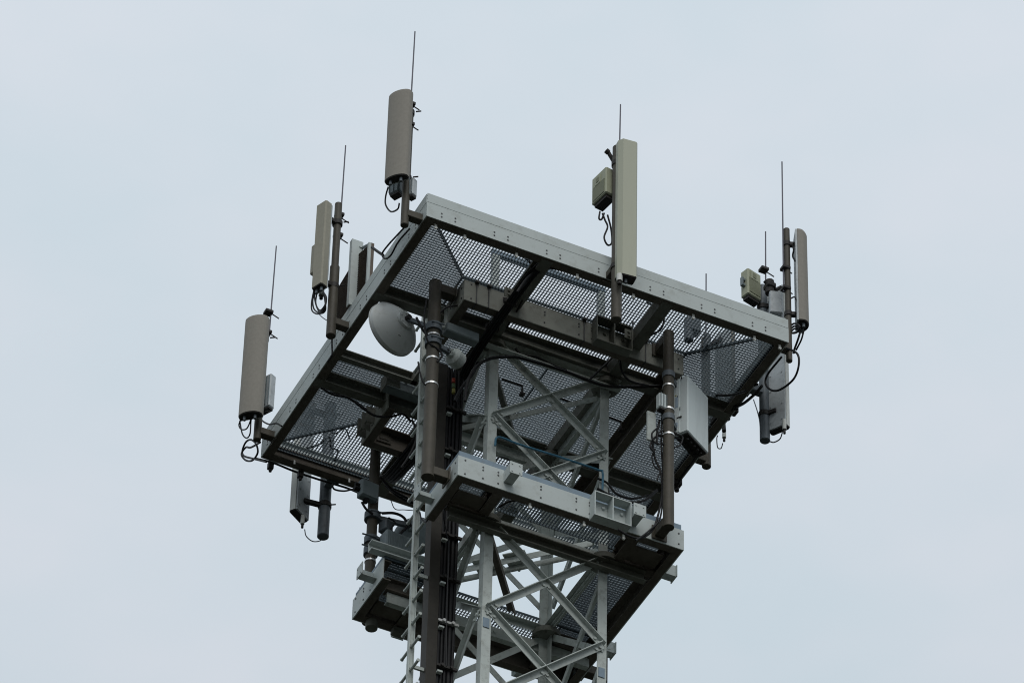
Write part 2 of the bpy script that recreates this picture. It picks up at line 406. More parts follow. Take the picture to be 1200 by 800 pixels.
# cleats on the cross beams
for x in XB:
    m = MB(); m.box((x-.17, .69, .0), (x-.066, .70, .13)); m.bolt((x-.12, .69, .09), -Y, .016); m.bolt((x-.12, .69, .035), -Y, .016)
    m.build('cleat', BEAM, up_)
GZT = .187
a0, b0 = .022, 4.178
# mitred outer panels
grating([(a0+.01, .02), (b0-.01, .02), (3.40, .79), (.80, .79)], 'y', GZT, up_)
grating([(a0, .03), (.79, .80), (.79, 1.33), (a0, 1.33)], 'x', GZT, up_)
grating([(a0, 2.43), (.79, 2.43), (.79, 3.36), (a0, 4.13)], 'x', GZT, up_)
grating([(b0, .03), (b0, 4.13), (3.41, 3.36), (3.41, .80)], 'x', GZT, up_)
grating([(a0+.01, 4.145), (.80, 3.37), (3.40, 3.37), (b0-.01, 4.145)], 'y', GZT, up_)
# inner panels
grating([(.80, .80), (1.34, .80), (1.34, 1.33), (.80, 1.33)], 'x', GZT, up_)
grating([(1.35, .80), (3.40, .80), (3.40, 1.37), (1.35, 1.37)], 'y', GZT, up_)
grating([(.97, 1.38), (2.2, 1.38), (2.2, 2.85), (.97, 2.85)], 'x', GZT, up_)
grating([(2.21, 1.38), (3.40, 1.38), (3.40, 2.85), (2.21, 2.85)], 'x', GZT, up_)
grating([(.80, 2.86), (3.40, 2.86), (3.40, 3.36), (.80, 3.36)], 'y', GZT, up_)
grating([(.80, 2.43), (.96, 2.43), (.96, 2.85), (.80, 2.85)], 'x', GZT, up_)

for (pa, pb) in (((588, 444), (612, 452)), ((655, 466), (682, 476)), ((712, 488), (728, 494))):
    A_, B_ = W(*pa, 'z', .145), W(*pb, 'z', .145)
    m = MB(); m.tube([A_, B_], .012); m.tube([B_, B_-Z*.03, B_-Z*.12], .011); m.obox(B_-Z*.12, X, Y, Z, .025, .025, .015); m.build('grating_tie', CAP, up_)

# ------------------------------------------------------------------ lower platform
lp = thing('lower_platform', (CX, CY, -2.55), 'smaller square lower platform of pale bolted channel beams wrapped round the lattice tower', 'platform')
LZ = -2.555
ring(lp, LZ, .262, {1: (-.52, .50)}, FASC, toe=True, splice_m=FASC)
stub_brackets(lp, LZ, (0, 1, 2, 3))
# ring corner beams to the legs
for y in (1.33, 2.83):
    for a, b in (((.95 if y < 2 else .95), 1.36), (2.84, 3.36)):
        Hb('cross_beam', (a, y, 0), (b, y, 0), .16, .11, SHADEBEAM, lp, top=LZ+.19)
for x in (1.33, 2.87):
    Hb('cross_beam', (x, .835, 0), (x, 1.27, 0), .16, .11, SHADEBEAM, lp, top=LZ+.19)
    Hb('cross_beam', (x, 2.89, 0), (x, 3.33, 0), .16, .11, SHADEBEAM, lp, top=LZ+.19)
m, *_ = chanbeam('leg_tie', (.97, 1.36, 0), (3.2, 1.36, 0), .13, .07, STEEL, lp, top=LZ+.02, inward=-Y)
for x in (1.6, 1.75, 2.2, 2.6): m.bolt((x, 1.36, LZ-.05), -Y, .018, .016)
m.build('leg_tie', BEAM, lp)
m, *_ = chanbeam('leg_tie', (.97, 2.81, 0), (3.3, 2.81, 0), .13, .07, STEEL, lp, top=LZ+.02, inward=Y)
for x in (1.6, 1.75, 2.2, 2.6): m.bolt((x, 2.81, LZ-.05), -Y, .018, .016)
m.build('leg_tie', STEEL, lp)
for x, s in ((1.385, 1), (2.815, -1)):
    cb('leg_tie', (x, 1.44, 0), (x, 2.73, 0), .11, .06, STEEL, lp, top=LZ+.22, inward=X*s)
# channel at the side of the ladder opening, standing out past the ring
m, *_ = chanbeam('trimmer_beam', (.66, 2.64, 0), (1.36, 2.64, 0), .12, .09, FASC, lp, top=LZ+.42, inward=-Y)
m.build('trimmer_beam', FASC, lp)
GL = LZ+.262
grating([(.835, .84), (1.30, .84), (1.30, 1.40), (.835, 1.40)], 'x', GL+.032, lp)
grating([(1.31, .84), (2.94, .84), (2.94, 1.40), (1.31, 1.40)], 'y', GL+.032, lp)
grating([(2.95, .84), (3.36, .84), (3.36, 1.40), (2.95, 1.40)], 'x', GL+.032, lp)
grating([(2.80, 1.41), (3.36, 1.41), (3.36, 2.76), (2.80, 2.76)], 'x', GL+.032, lp)
grating([(.835, 2.77), (1.36, 2.77), (1.36, 3.32), (.835, 3.32)], 'x', GL+.032, lp)
grating([(1.37, 2.77), (2.94, 2.77), (2.94, 3.32), (1.37, 3.32)], 'y', GL+.032, lp)
grating([(2.95, 2.77), (3.36, 2.77), (3.36, 3.32), (2.95, 3.32)], 'x', GL+.032, lp)
grating([(.835, 2.60), (1.36, 2.60), (1.36, 2.76), (.835, 2.76)], 'x', GL+.032, lp)
# plan bracing across the tower inside the lower platform
for off in (-.07, .07):
    dd = V((1, -1, 0)).normalized(); ss = V((1, 1, 0)).normalized()
    a = V((CX-HW+.05, CY+HW-.05, -2.22))+ss*off; b = V((CX+HW-.05, CY-HW+.05, -2.22))+ss*off
    m = MB(); m.sweep(a, b, ang(.075, .009), -Z)
    for q in ((a+b)/2, (a*.7+b*.3)): m.obox(q+Z*.012, dd, ss, Z, .12, .05, .006); m.bolt(q-Z*.075, -Z, .015)
    m.build('plan_brace', STEEL, lp)
m = MB(); m.sweep((CX-HW+.06, CY-HW+.06, -2.42), (CX-HW+.88, CY-HW+1.16, -2.42), ang(.08, .009), -Z); m.build('plan_brace', SHADEBEAM, lp)
m = MB(); m.sweep((CX-HW+.06, CY-HW+.06, -.16), (CX-HW+.88, CY-HW+1.16, -.16), ang(.07, .009), -Z); m.build('plan_brace', BEAM, up_)
m = MB(); m.sweep((CX-HW+.03, CY+HW-.05, -.18), (CX+HW-.05, CY-HW+.03, -.18), ang(.07, .009), -Z); m.build('plan_brace', STEEL, up_)
# solid tray pieces below the corner gratings
for (xa, ya, xb, yb) in ((.95, 1.06, 1.27, 1.26), (2.93, 1.02, 3.27, 1.26), (.96, 3.02, 1.27, 3.24)):
    m = MB(); m.box((xa, ya, LZ+.05), (xb, yb, LZ+.06)); m.box((xa, ya, LZ+.0605), (xa+.01, yb, LZ+.13)); m.box((xb-.01, ya, LZ+.0605), (xb, yb, LZ+.13))
    m.build('drip_tray', SHADEBEAM, lp)
for x in (1.66, 2.27, 2.72):
    m = MB(); m.obox((x, .86, LZ-.036), X, Y, Z, .013, .006, .035, .003); m.cyl((x, .85, LZ-.055), (x, .87, LZ-.055), .017, n=10); m.build('grating_clip', WHITE, lp)
m = MB(); m.cyl((1.02, 3.30, LZ-.09), (1.02, 3.30, LZ+.0), .065, n=16); m.build('drain_spout', BEAM, lp)
m = MB(); m.box((1.25, 3.25, LZ-.07), (1.5, 3.33, LZ-.002)); m.build('foot_plate', BEAM, lp)

# ------------------------------------------------------------------ ladder
ld = thing('climbing_ladder', (.82, 1.80, GZ), 'pale single-rail climbing ladder with peg rungs rising through the platform openings', 'ladder')
m = MB(); m.box((.79, 1.785, GZ), (.85, 1.815, .55)); m.box((.79, 1.77, GZ), (.798, 1.7845, .55)); m.box((.842, 1.77, GZ), (.85, 1.7845, .55))
z = .3
while z > -6: m.bolt((.82, 1.785, z-.15), -Y, .011, .003, True); z -= .3
m.build('rail', STEEL, ld)
z = .42; first = None
while z > -6.3:
    if first is None:
        m = MB(); m.cyl((.82, 1.60, z), (.82, 2.0, z), .0155, n=10); m.cyl((.82, 1.59, z), (.82, 1.60, z), .019, n=10); m.cyl((.82, 2.0, z), (.82, 2.01, z), .019, n=10)
        first = m.build('rung', STEEL, ld); z0r = z; l0 = first.location.copy()
    else:
        c = first.copy(); COL.objects.link(c); c.parent = ld; c.location = l0+V((0, 0, z-z0r))
    z -= .3
m = MB()
while z > GZ+.2: m.cyl((.82, 1.60, z), (.82, 2.0, z), .0125, n=8); z -= .3
tag(m.build('lower_rungs', STEEL, ld), kind='stuff')
for z in (-1.2, -3.1, -4.3, -5.5):
    m = MB(); m.box((.80, 1.8155, z), (.99, 1.84, z+.04)); m.build('standoff', STEEL, ld)

# ------------------------------------------------------------------ cable riser
cr_ = thing('cable_riser', (1.05, 1.85, GZ), 'brown vertical channel packed with thick black feeder cables running down the tower side', 'cable riser')
m = MB(); m.loft([[V((.985, 1.78, z))+V((p[0], p[1], 0)) for p in ((0,0),(.115,0),(.115,.012),(.012,.012),(.012,.14),(0,.14))] for z in (GZ, -.15)])
m.build('channel', RISER, cr_)
m = MB(); m.box((1.10, 1.90, GZ), (1.32, 1.915, -.2)); m.build('back_plate', CAP, cr_)
k = 0
for yy in (1.84, 1.885):
    for xx in (1.125, 1.165, 1.205, 1.25, 1.29):
        m = MB(); r = .017 if k % 3 else .021
        m.cyl((xx, yy-.02, GZ), (xx, yy-.02, -.15), r, n=10); m.build('cable', RUBBER, cr_); k += 1
z = -.75
while z > -6:
    m = MB(); m.box((1.10, 1.77, z), (1.33, 1.80, z+.028)); m.cyl((1.16, 1.75, z+.014), (1.16, 1.80, z+.014), .02, n=8); m.cyl((1.26, 1.75, z+.014), (1.26, 1.80, z+.014), .018, n=8)
    m.build('cable_clamp', GALV if abs(z+3.63) < .2 else CAP, cr_)
    m = MB(); m.box((1.105, 1.755, z-.09), (1.16, 1.80, z-.068)); m.build('saddle', STEEL, cr_); z -= .576

# ------------------------------------------------------------------ inter-platform poles
def flange(mb, c, n, w=.07, h=.07):
    c = V(c); n = V(n); s = n.cross(Z); mb.obox(c, s, Z, n, w, h, .006)
    for a in (-.045, .045):
        for b in (-.045, .045): mb.bolt(c+s*a+Z*b+n*.005, n, .010, .01)
PRAD = (.067, .058, .056, .058)
PO = [(-1.52, -1.08), (.99, -1.5), (-1.03, 1.46), (1.5, 1.03)]
PN = [V((1, 0, 0)), V((0, 1, 0)), V((0, -1, 0)), V((-1, 0, 0))]
PLAB = ['thick brown pipe beside the climbing ladder, carrying the white dish', 'thick brown pipe at front right carrying the grey cabinet', 'brown pipe at the far left corner between the platforms, with silver bands', 'brown pipe behind the tower at the right side']
poles = []
for k in range(4):
    x, y = CX+PO[k][0], CY+PO[k][1]; n = PN[k]
    zb, zt2 = LZ+(.02 if k != 2 else .18), .16
    t = thing('mounting_pole', (x, y, zb), PLAB[k], 'pole', 'vertical pipes between the two platforms')
    pr_ = PRAD[k]; m = MB(); m.cyl((x, y, zb), (x, y, zt2), pr_, n=32); m.build('pipe', POLE, t)
    for z in (zb+.08, zt2-.09):
        m = MB(); m.obox(V((x, y, z))+n*.12, n, n.cross(Z), Z, .10, .055, .055, .006); flange(m, V((x, y, z))+n*.207, n, .085, .085); m.build('arm', POLE, t)
    for i, z in enumerate(((-.62, -.95, -1.30) if k != 2 else (-1.55, -1.75, -1.95))):
        m = MB(); m.cyl((x, y, z), (x, y, z+.02), pr_+.006, n=32)
        m.build('band', BRIGHT, t)
    if k == 2:
        for z in (-1.30, -1.45, -2.05):
            m = MB(); m.cyl((x, y, z), (x, y, z+.09), .078, n=24); m.obox((x+.06, y-.06, z+.045), X, Y, Z, .035, .03, .02, .004); m.cyl((x-.14, y-.08, z+.04), (x+.1, y-.085, z+.05), .009, n=6); m.build('pipe_clamp', DKPOLE, t)
    poles.append((x, y))

# ------------------------------------------------------------------ antenna masts
def mast(x, y, z0, z1, r, n, arm_z, label, rod=None, r_up=None, zs=None, m_=POLE, fl=.2, toff=(.0, .0)):
    t = thing('antenna_mast', (x, y, z0), label, 'mast', 'pipes bolted round the upper platform edge')
    n = V(n); m = MB()
    if r_up: m.cyl((x, y, z0), (x, y, zs), r, n=20); m.cyl((x, y, zs+.001), (x, y, z1), r_up, n=20)
    else: m.cyl((x, y, z0), (x, y, z1), r, n=20)
    m.cyl((x, y, z0-.006), (x, y, z0+.004), r*.9, n=20)
    m.build('pipe', m_, t)
    for az in arm_z:
        m = MB(); m.obox(V((x, y, az))+n*(fl/2), n, n.cross(Z), Z, fl/2-.012, .045, .045, .006); flange(m, V((x, y, az))+n*(fl-.008), n*-1, .07, .075); m.build('arm', m_, t)
    if rod:
        ra, rb = rod; q = V((x+toff[0], y+toff[1], 0))
        m = MB(); m.cyl(q+Z*ra, q+Z*rb+V((.012, 0, 0)), .009, .0075, n=8); m.build('lightning_rod', ROD, t)
        for zz in (ra+.05, ra+.35):
            m = MB(); m.obox((q+V((x, y, 0)))/2+Z*zz, X, Y, Z, .045, .045, .02, .005); m.cyl(q+Z*(zz), q+V((.09, -.03, -.07))+Z*zz, .007, n=6)
            m.build('rod_clamp', CAP, t)
    return t
m1 = mast(-.18, .12, -.1, 1.55, .042, X, (.06,), 'brown pipe bracketed at the nearest corner holding the tallest antenna at top left', (1.3, 2.75), toff=(.0, -.01))
m2 = mast(-.18, 1.94, -.14, 1.78, .052, X, (.06,), 'brown pipe on the left edge beside the standing grating hatch', (1.3, 2.74), r_up=.040, zs=.85, toff=(.05, .05))
m3 = mast(-.18, 3.86, -.07, 1.70, .042, X, (.05,), 'brown pipe at the leftmost corner of the upper platform', (1.45, 2.82), toff=(.05, -.01))
m4 = mast(2.10, -.18, -.70, 1.78, .056, Y, (.05,), 'thick brown pipe hanging below the middle of the front edge beam', (1.3, 2.48), toff=(.03, .03))
m5 = mast(4.35, .25, 0.02, 1.94, .034, -X, (.18,), 'slim brown pipe standing outside the right end of the front beam', (1.0, 2.95), fl=.15, toff=(-.05, .0))
m6 = mast(4.38, .87, -.60, 1.62, .055, -X, (.08,), 'dark grey pipe reaching below the deck at the right edge', (1.55, 2.50), m_=DKPOLE, fl=.18, toff=(.05, .02))
m7 = mast(4.38, 2.2, .08, 1.95, .05, -X, (.16,), 'brown pipe half hidden behind the right edge beam', (1.5, 2.95), fl=.18)
m8 = mast(.85, 4.36, -.65, 1.25, .064, -Y, (.05,), 'dark grey pipe hanging below the far left edge beam', m_=DKPOLE, fl=.195)

MR = {(-.18, .12): .042, (-.18, 1.94): .046, (-.18, 3.86): .042, (2.10, -.18): .056, (4.35, .25): .034, (4.38, .87): .055, (4.38, 2.2): .05, (.85, 4.36): .064}
# ------------------------------------------------------------------ panel antennas
def panel(x, y, z0, z1, w, d, nrm, m_, label, style='D', back=BACKP, back_t=.02, conn=2, cat='antenna', bolts=False, mast_xy=None, dome=False):
    """x,y = centre of the back plane; nrm = facing direction"""
    n = V((nrm[0], nrm[1], 0)).normalized(); s = V((-n.y, n.x, 0)); c = V((x, y, 0))
    t = thing('panel_antenna', (x, y, z0), label, cat, 'tall antenna panels on pipes round the upper platform')
    if style == 'D': pr = [(-w/2, 0)]+[(-w/2*math.cos(a*PI/14), (.35+.65*math.sin(a*PI/14))*d) for a in range(15)]+[(w/2, 0)]
    elif style == 'hex': pr = [(-w/2, 0), (-w/2, d*.55), (-w*.30, d), (w*.42, d), (w/2, d*.85), (w/2, 0)]
    else: pr = [(-w/2, 0), (-w/2, d*.8), (-w*.42, d), (w*.42, d), (w/2, d*.8), (w/2, 0)]
    def rg(z, k=1., k2=1.): return [c+s*p[0]*k+n*(.0+p[1]*k2)+Z*z for p in pr]
    m = MB()
    lv = [rg(z0+.012)]+[rg(z0+(z1-z0)*q) for q in (.33, .66)]+[rg(z1-.05)]
    if style == 'D': lv += ([rg(z1-.03, 1, .93), rg(z1-.012, .98, .80), rg(z1, .9, .55)] if dome else [rg(z1-.012, .99, .985), rg(z1, .93, .92)])
    else: lv += [rg(z1-.006), rg(z1, .985, .97)]
    m.loft(lv, True, False)
    o = m.build('radome', m_, t)
    m = MB(); m.loft([rg(z0, .93, .93), rg(z0+.0115, .985, .985)]); m.build('end_cap', CAP, t)
    m = MB(); m.obox(c-n*(back_t/2+.001)+Z*(z0+z1)/2, s, n, Z, w*.46, back_t/2, (z1-z0)/2-.01)
    if bolts:
        q = z0+.1
        while q < z1-.05:
            for e in (-.3, .3): m.bolt(c-n*(back_t+.001)+s*w*e+Z*q, -n, .009, .008)
            q += .22
    m.build('back_plate', back, t)
    if mast_xy:
        for zz in (z0+(z1-z0)*.12, z0+(z1-z0)*.88):
            q = V((mast_xy[0], mast_xy[1], zz)); p = c-n*back_t+Z*zz; m = MB()
            dd = (q-p); L_ = dd.length
            if L_ > .03:
                m.obox((p+q)/2, dd.normalized(), dd.normalized().cross(Z), Z, L_/2, .025, .022); m.cyl(q-Z*.028, q+Z*.028, MR.get(tuple(mast_xy), .05)+.010, n=16); m.cyl(q+V((.05,-.05,0)), q+V((.09,-.09,-.01)), .008, n=6)
                m.build('clamp', CAP, t)
    for i in range(conn):
        q = c+s*((i-(conn-1)/2)*w*.45)+n*d*.45+Z*z0; m = MB(); m.cyl(q, q-Z*.055, .016, n=10); m.build('connector', DKPOLE, t)
    return t
panel(-.30, .065, .42, 1.68, .265, .10, (-.78, -.62), RAD_B, 'highest brown grey rounded antenna panel above the nearest platform corner', mast_xy=(-.18, .12), conn=2)
panel(-.33, 1.90, .42, 1.64, .15, .085, (-.93, -.37), RAD_K, 'narrow khaki antenna panel on the left edge beside the open hatch', 'box', conn=2, mast_xy=(-.18, 1.94))
panel(-.285, 3.80, .14, 1.57, .265, .115, (-.66, -.75), RAD_B, 'wide brown grey rounded antenna panel at the leftmost corner', mast_xy=(-.18, 3.86), conn=2)
panel(2.155, -.24, -.20, 1.77, .205, .115, (-.10, -.99), RAD_G, 'long pale green flat antenna panel over the middle of the front beam', 'hex', back=BOXG, mast_xy=(2.10, -.18), conn=1)
panel(4.445, .21, .53, 1.88, .20, .115, (.93, -.37), RAD_B, 'brown rounded antenna panel at far right turned edge-on outside the corner', mast_xy=(4.35, .25), conn=2, dome=True)
panel(4.475, .76, -.48, 1.55, .23, .075, (.86, .5), PALE, 'long pale antenna panel seen from its metal back at the right edge', 'box', bolts=True, mast_xy=(4.38, .87), conn=0)
panel(4.50, 2.00, .90, 1.95, .25, .10, (.95, .3), RAD_B, 'antenna panel mostly hidden behind the right edge beam and grating', bolts=True, mast_xy=(4.38, 2.2), conn=0)
panel(.60, 4.40, -.42, 1.30, .25, .085, (-.55, .83), PALE, 'white antenna panel seen from behind, hanging below the far left edge', 'box', bolts=True, mast_xy=(.85, 4.36), conn=0)
# connectors / tilt actuators hanging under the hidden panels
def actuator(q, label, ln=.16, r=.022):
    q = V(q); t = thing('tilt_actuator', q-Z*ln, label, 'actuator', 'pale tubes hanging under antenna panels')
    m = MB(); m.cyl(q, q-Z*ln*.7, r, n=12); m.build('tube', PALE, t)
    m = MB(); m.cyl(q-Z*ln*.7, q-Z*ln, r*.65, n=10); m.build('plug', CAP, t)
    return q-Z*ln
e1 = actuator(W(355, 604, 'y', 4.38), 'pale actuator tube under the white panel at the far left edge', .17)
e2 = actuator(W(919, 492, 'x', 4.50), 'pale actuator tube under the metal-backed panel at right', .19)
e3 = actuator(W(848.5, 503, 'x', 4.48), 'small pale actuator tube peeking below the right edge beam', .17)
e4 = actuator(W(377, 338, 'x', -.30), 'white actuator tube under the narrow khaki panel', .15, .03)
e5 = actuator(W(726, 322, 'y', -.31), 'white block-like actuator under the pale green panel', .13, .032)

# ------------------------------------------------------------------ boxes
def frame(dirx): ex = V((dirx[0], dirx[1], 0)).normalized(); return ex, V((-ex.y, ex.x, 0))
def radio(name, c, dirx, hx, hy, hz, m_, label, cat, group=None, fins=None, extra=None, bev=.012):
    """box; ex = dirx is its wide horizontal axis, -ey faces outward"""
    c = V(c); ex, ey = frame(dirx); t = thing(name, c-Z*hz, label, cat, group)
    m = MB(); m.obox(c, ex, ey, Z, hx, hy, hz, bev); m.build('housing', m_, t)
    if extra: extra(t, c, ex, ey, hx, hy, hz)
    return t
def ex_khaki(t, c, ex, ey, hx, hy, hz):
    m = MB(); m.obox(c-ey*(hy+.002)-Z*hz*.25, ex, ey, Z, hx*.78, .004, hz*.55); m.build('grille', KHAKID, t)
    m = MB(); m.obox(c-ey*(hy+.004)+Z*hz*.55-ex*hx*.1, ex, ey, Z, hx*.5, .006, hz*.30); m.build('label_plate', KHAKI, t)
    m = MB(); m.obox(c-ey*(hy+.011)+Z*hz*.55-ex*hx*.1, ex, ey, Z, hx*.24, .003, hz*.17); m.build('window', KHAKID, t)
    m = MB(); m.obox(c-ex*(hx+.02)-Z*hz*.25, ex, ey, Z, .02, hy*.35, .012); m.obox(c-ex*(hx+.02)+Z*hz*.15, ex, ey, Z, .02, hy*.35, .012); m.obox(c-ex*(hx+.036), ex, ey, Z, .005, hy*.35, hz*.3); m.build('handle', BOXG, t)
    m = MB(); m.obox(c-Z*(hz+.02), ex, ey, Z, hx*.8, hy*.7, .0195); m.build('connector_tray', CAP, t)
radio('radio_unit', W(880, 336, 'x', 4.22)+V((0, 0, 0)), (.97, .26), .098, .06, .19, KHAKI, 'khaki ribbed radio box standing behind the right end of the front beam', 'radio unit', extra=ex_khaki)
def ex_r4(t, c, ex, ey, hx, hy, hz):
    m = MB(); m.obox(c-ey*(hy+.002)-Z*hz*.35, ex, ey, Z, hx*.78, .004, hz*.5); m.build('grille', KHAKID, t)
    m = MB(); m.obox(c-ey*(hy+.004)+Z*hz*.45-ex*hx*.1, ex, ey, Z, hx*.35, .006, hz*.30); m.build('label_plate', KHAKI, t)
    m = MB(); m.obox(c-ey*(hy+.011)+Z*hz*.45-ex*hx*.1, ex, ey, Z, hx*.18, .003, hz*.15); m.build('window', KHAKID, t)
    m = MB(); m.obox(c-Z*(hz+.02), ex, ey, Z, hx*.8, hy*.7, .0195); m.build('connector_tray', CAP, t)
radio('radio_unit', W(708.5, 221, 'y', .0), (.16, -.98), .13, .075, .19, KHAKI, 'khaki radio box clamped behind the pale green panel, cables looping below', 'radio unit', extra=ex_r4)
m = MB(); q = W(716, 184, 'y', -.1); m.tube([q+V((-.03,0,.05)), q, q+V((.03,0,-.05)), q+V((.03,-.02,-.16))], .022, 8); m.cyl(q+V((-.03,0,.05)), q+V((-.06,0,.07)), .03, n=10)
tag(m.build('tilt_bracket', CAP), 'dark hinged bracket behind the top of the pale green panel', 'bracket')
def ex_pl(t, c, ex, ey, hx, hy, hz):
    m = MB(); n = max(3, int(hx/.018))
    for i in range(n): m.obox(c-ey*(hy+.006)+ex*hx*(-.8+1.6*i/(n-1)), ex, ey, Z, .0025, .0055, hz*.85)
    m.build('cooling_fins', BOXG, t)
    m = MB(); m.obox(c-Z*(hz+.012), ex, ey, Z, hx*.8, hy*.8, .0115); m.build('connector_tray', CAP, t)
radio('radio_unit', W(313.5, 461, 'x', -.10), (.45, -.9), .075, .045, .235, BACKP, 'grey radio box behind the leftmost rounded panel', 'radio unit', extra=ex_pl)
radio('radio_unit', W(465, 221, 'x', -.22), (.45, -.9), .07, .05, .09, BOXG, 'small dark radio box left of the pipe under the top left panel', 'radio unit', extra=ex_pl)
radio('radio_unit', W(483, 221, 'x', -.12), (.45, -.9), .04, .04, .12, BACKP, 'small pale radio box right of the pipe under the top left panel', 'radio unit', extra=ex_pl)
radio('radio_unit', W(368.5, 305, 'x', -.36), (.3, -.95), .035, .03, .21, RAD_K, 'thin khaki box on the left side of the narrow khaki panel', 'radio unit')

radio('radio_unit', W(909, 356, 'x', 4.36), (.9, -.3), .07, .04, .16, BACKP, 'blue-grey metal box behind the slim pipe at the right corner', 'radio unit')
for i, (a, b) in enumerate(((897, 330), (905, 345), (899, 352), (912, 340))):
    pass
m = MB(); q = W(902, 336, 'x', 4.36); m.tube([q+V((-.06,0,.06)), q, q+V((.07,-.02,-.03)), q+V((.12,-.03,.02))], .022, 8); m.obox(q, X, Y, Z, .05, .06, .03, .008); m.cyl(q+Z*.08, q-Z*.10, .05, n=12)
tag(m.build('tilt_bracket', CAP), 'dark hinged bracket between the khaki box and the slim pipe at right', 'bracket')
# big cabinet
cb_ex, cb_ey = frame((.85, .52))
corner = W(806, 439, 'y', .56)
hx, hy, hz = .208, .088, .392
cc = corner+cb_ex*hx+cb_ey*hy-Z*hz
t = thing('equipment_cabinet', cc-Z*hz, 'large pale grey metal cabinet on the front right pipe between the platforms', 'cabinet')
m = MB(); m.obox(cc, cb_ex, cb_ey, Z, hx, hy, hz, .010); body = m.build('housing', CABN, t)
m = MB(); m.obox(cc-cb_ex*(hx+.003)-cb_ey*.0, cb_ex, cb_ey, Z, .0035, hy*.93, hz*.97)
m.obox(cc-cb_ex*(hx+.01)+cb_ey*(.045), cb_ex, cb_ey, Z, .004, .035, hz*.93); m.build('door', CABN, t)
m = MB()
for dz, dy, a, b in ((.37, -.02, .006, .012), (.37, .035, .006, .012), (-.05, .0, .003, .02), (-.17, .01, .03, .008), (.13, .03, .006, .006), (-.38, .05, .008, .02)):
    m.obox(cc-cb_ex*(hx+.0145)+cb_ey*dy+Z*dz, cb_ex, cb_ey, Z, .003, a, b)
m.build('door_fittings', CAP, t)
m = MB(); m.obox(cc-cb_ex*(hx+.0145)+cb_ey*.04+Z*.05, cb_ex, cb_ey, Z, .002, .016, .07); m.obox(cc-cb_ex*(hx+.0145)+cb_ey*.045-Z*.26, cb_ex, cb_ey, Z, .002, .016, .03); m.build('sticker', STICK, t)
m = MB(); m.obox(cc-cb_ex*(hx+.0145)+cb_ey*.05+Z*.15, cb_ex, cb_ey, Z, .002, .008, .008); m.build('sticker', YEL, t)
m = MB(); m.obox(cc-Z*(hz+.008), cb_ex, cb_ey, Z, hx*.9, hy*.85, .0075)
for i in range(5):
    for j in (-.035, .035): m.cyl(cc-Z*(hz+.012)+cb_ex*(-.13+i*.065)+cb_ey*j, cc-Z*(hz+.045)+cb_ex*(-.13+i*.065)+cb_ey*j, .016, n=8)
m.build('connector_tray', CAP, t)
px_, py_ = poles[1]
for z in (cc.z+.30, cc.z-.30):
    m = MB(); q = V((px_, py_, z)); p = cc+cb_ey*hy-cb_ex*.1; p = V((p.x, p.y, z)); dd = (p-q).normalized(); m.obox((p+q)/2, dd, dd.cross(Z), Z, (p-q).length/2, .03, .03); m.cyl(q-Z*.035, q+Z*.035, .068, n=18)
    m.build('clamp', DKPOLE, t)
m = MB(); q = cc-cb_ex*(hx*.7)-cb_ey*0+Z*(hz); m.cyl(q-cb_ey*.012, q+cb_ey*.012, .055, n=20); m.cyl(q-cb_ey*.016, q+cb_ey*.016, .018, n=12); m.build('lifting_eye', CABN, t)

radio('junction_box', W(775, 471, 'y', .58), (1, .15), .045, .04, .10, CABN, 'small pale grey box left of the cabinet on the front right pipe', 'box', extra=ex_pl)
m = MB(); q = W(763, 500, 'y', .66); m.obox(q, X, Y, Z, .05, .015, .20, .004); tag(m.build('mounting_plate', STEEL), 'grey plate hanging left of the front right pipe', 'plate')
def ex_j(t, c, ex, ey, hx, hy, hz):
    m = MB(); m.obox(c-ey*(hy+.006), ex, ey, Z, hx*.9, .0055, hz*.9, .004); m.build('lid', BOXG, t)
    m = MB(); m.cyl(c-ex*hx-Z*.02, c-ex*(hx+.06)-Z*.02, .03, n=10); m.cyl(c-ex*hx+Z*.04, c-ex*(hx+.05)+Z*.04, .022, n=10); m.cyl(c-Z*hz, c-Z*(hz+.04)-ex*.03, .03, n=10); m.build('cable_gland', RUBBER, t)
radio('junction_box', W(431, 576, 'y', 3.47), (1, .12), .108, .05, .115, BOXG, 'grey junction box on the far left pipe just under the upper deck', 'box', extra=ex_j)

# hub equipment on the far left pole
radio('radio_unit', W(464, 641, 'y', 3.38), (1, .1), .16, .08, .14, BOXG, 'grey radio box beside the far left pipe on the lower platform', 'radio unit', extra=ex_pl)
radio('radio_unit', W(452, 618, 'y', 3.5), (1, .4), .06, .06, .07, DKPOLE, 'small dark box on the far left pipe above the radio box', 'radio unit')

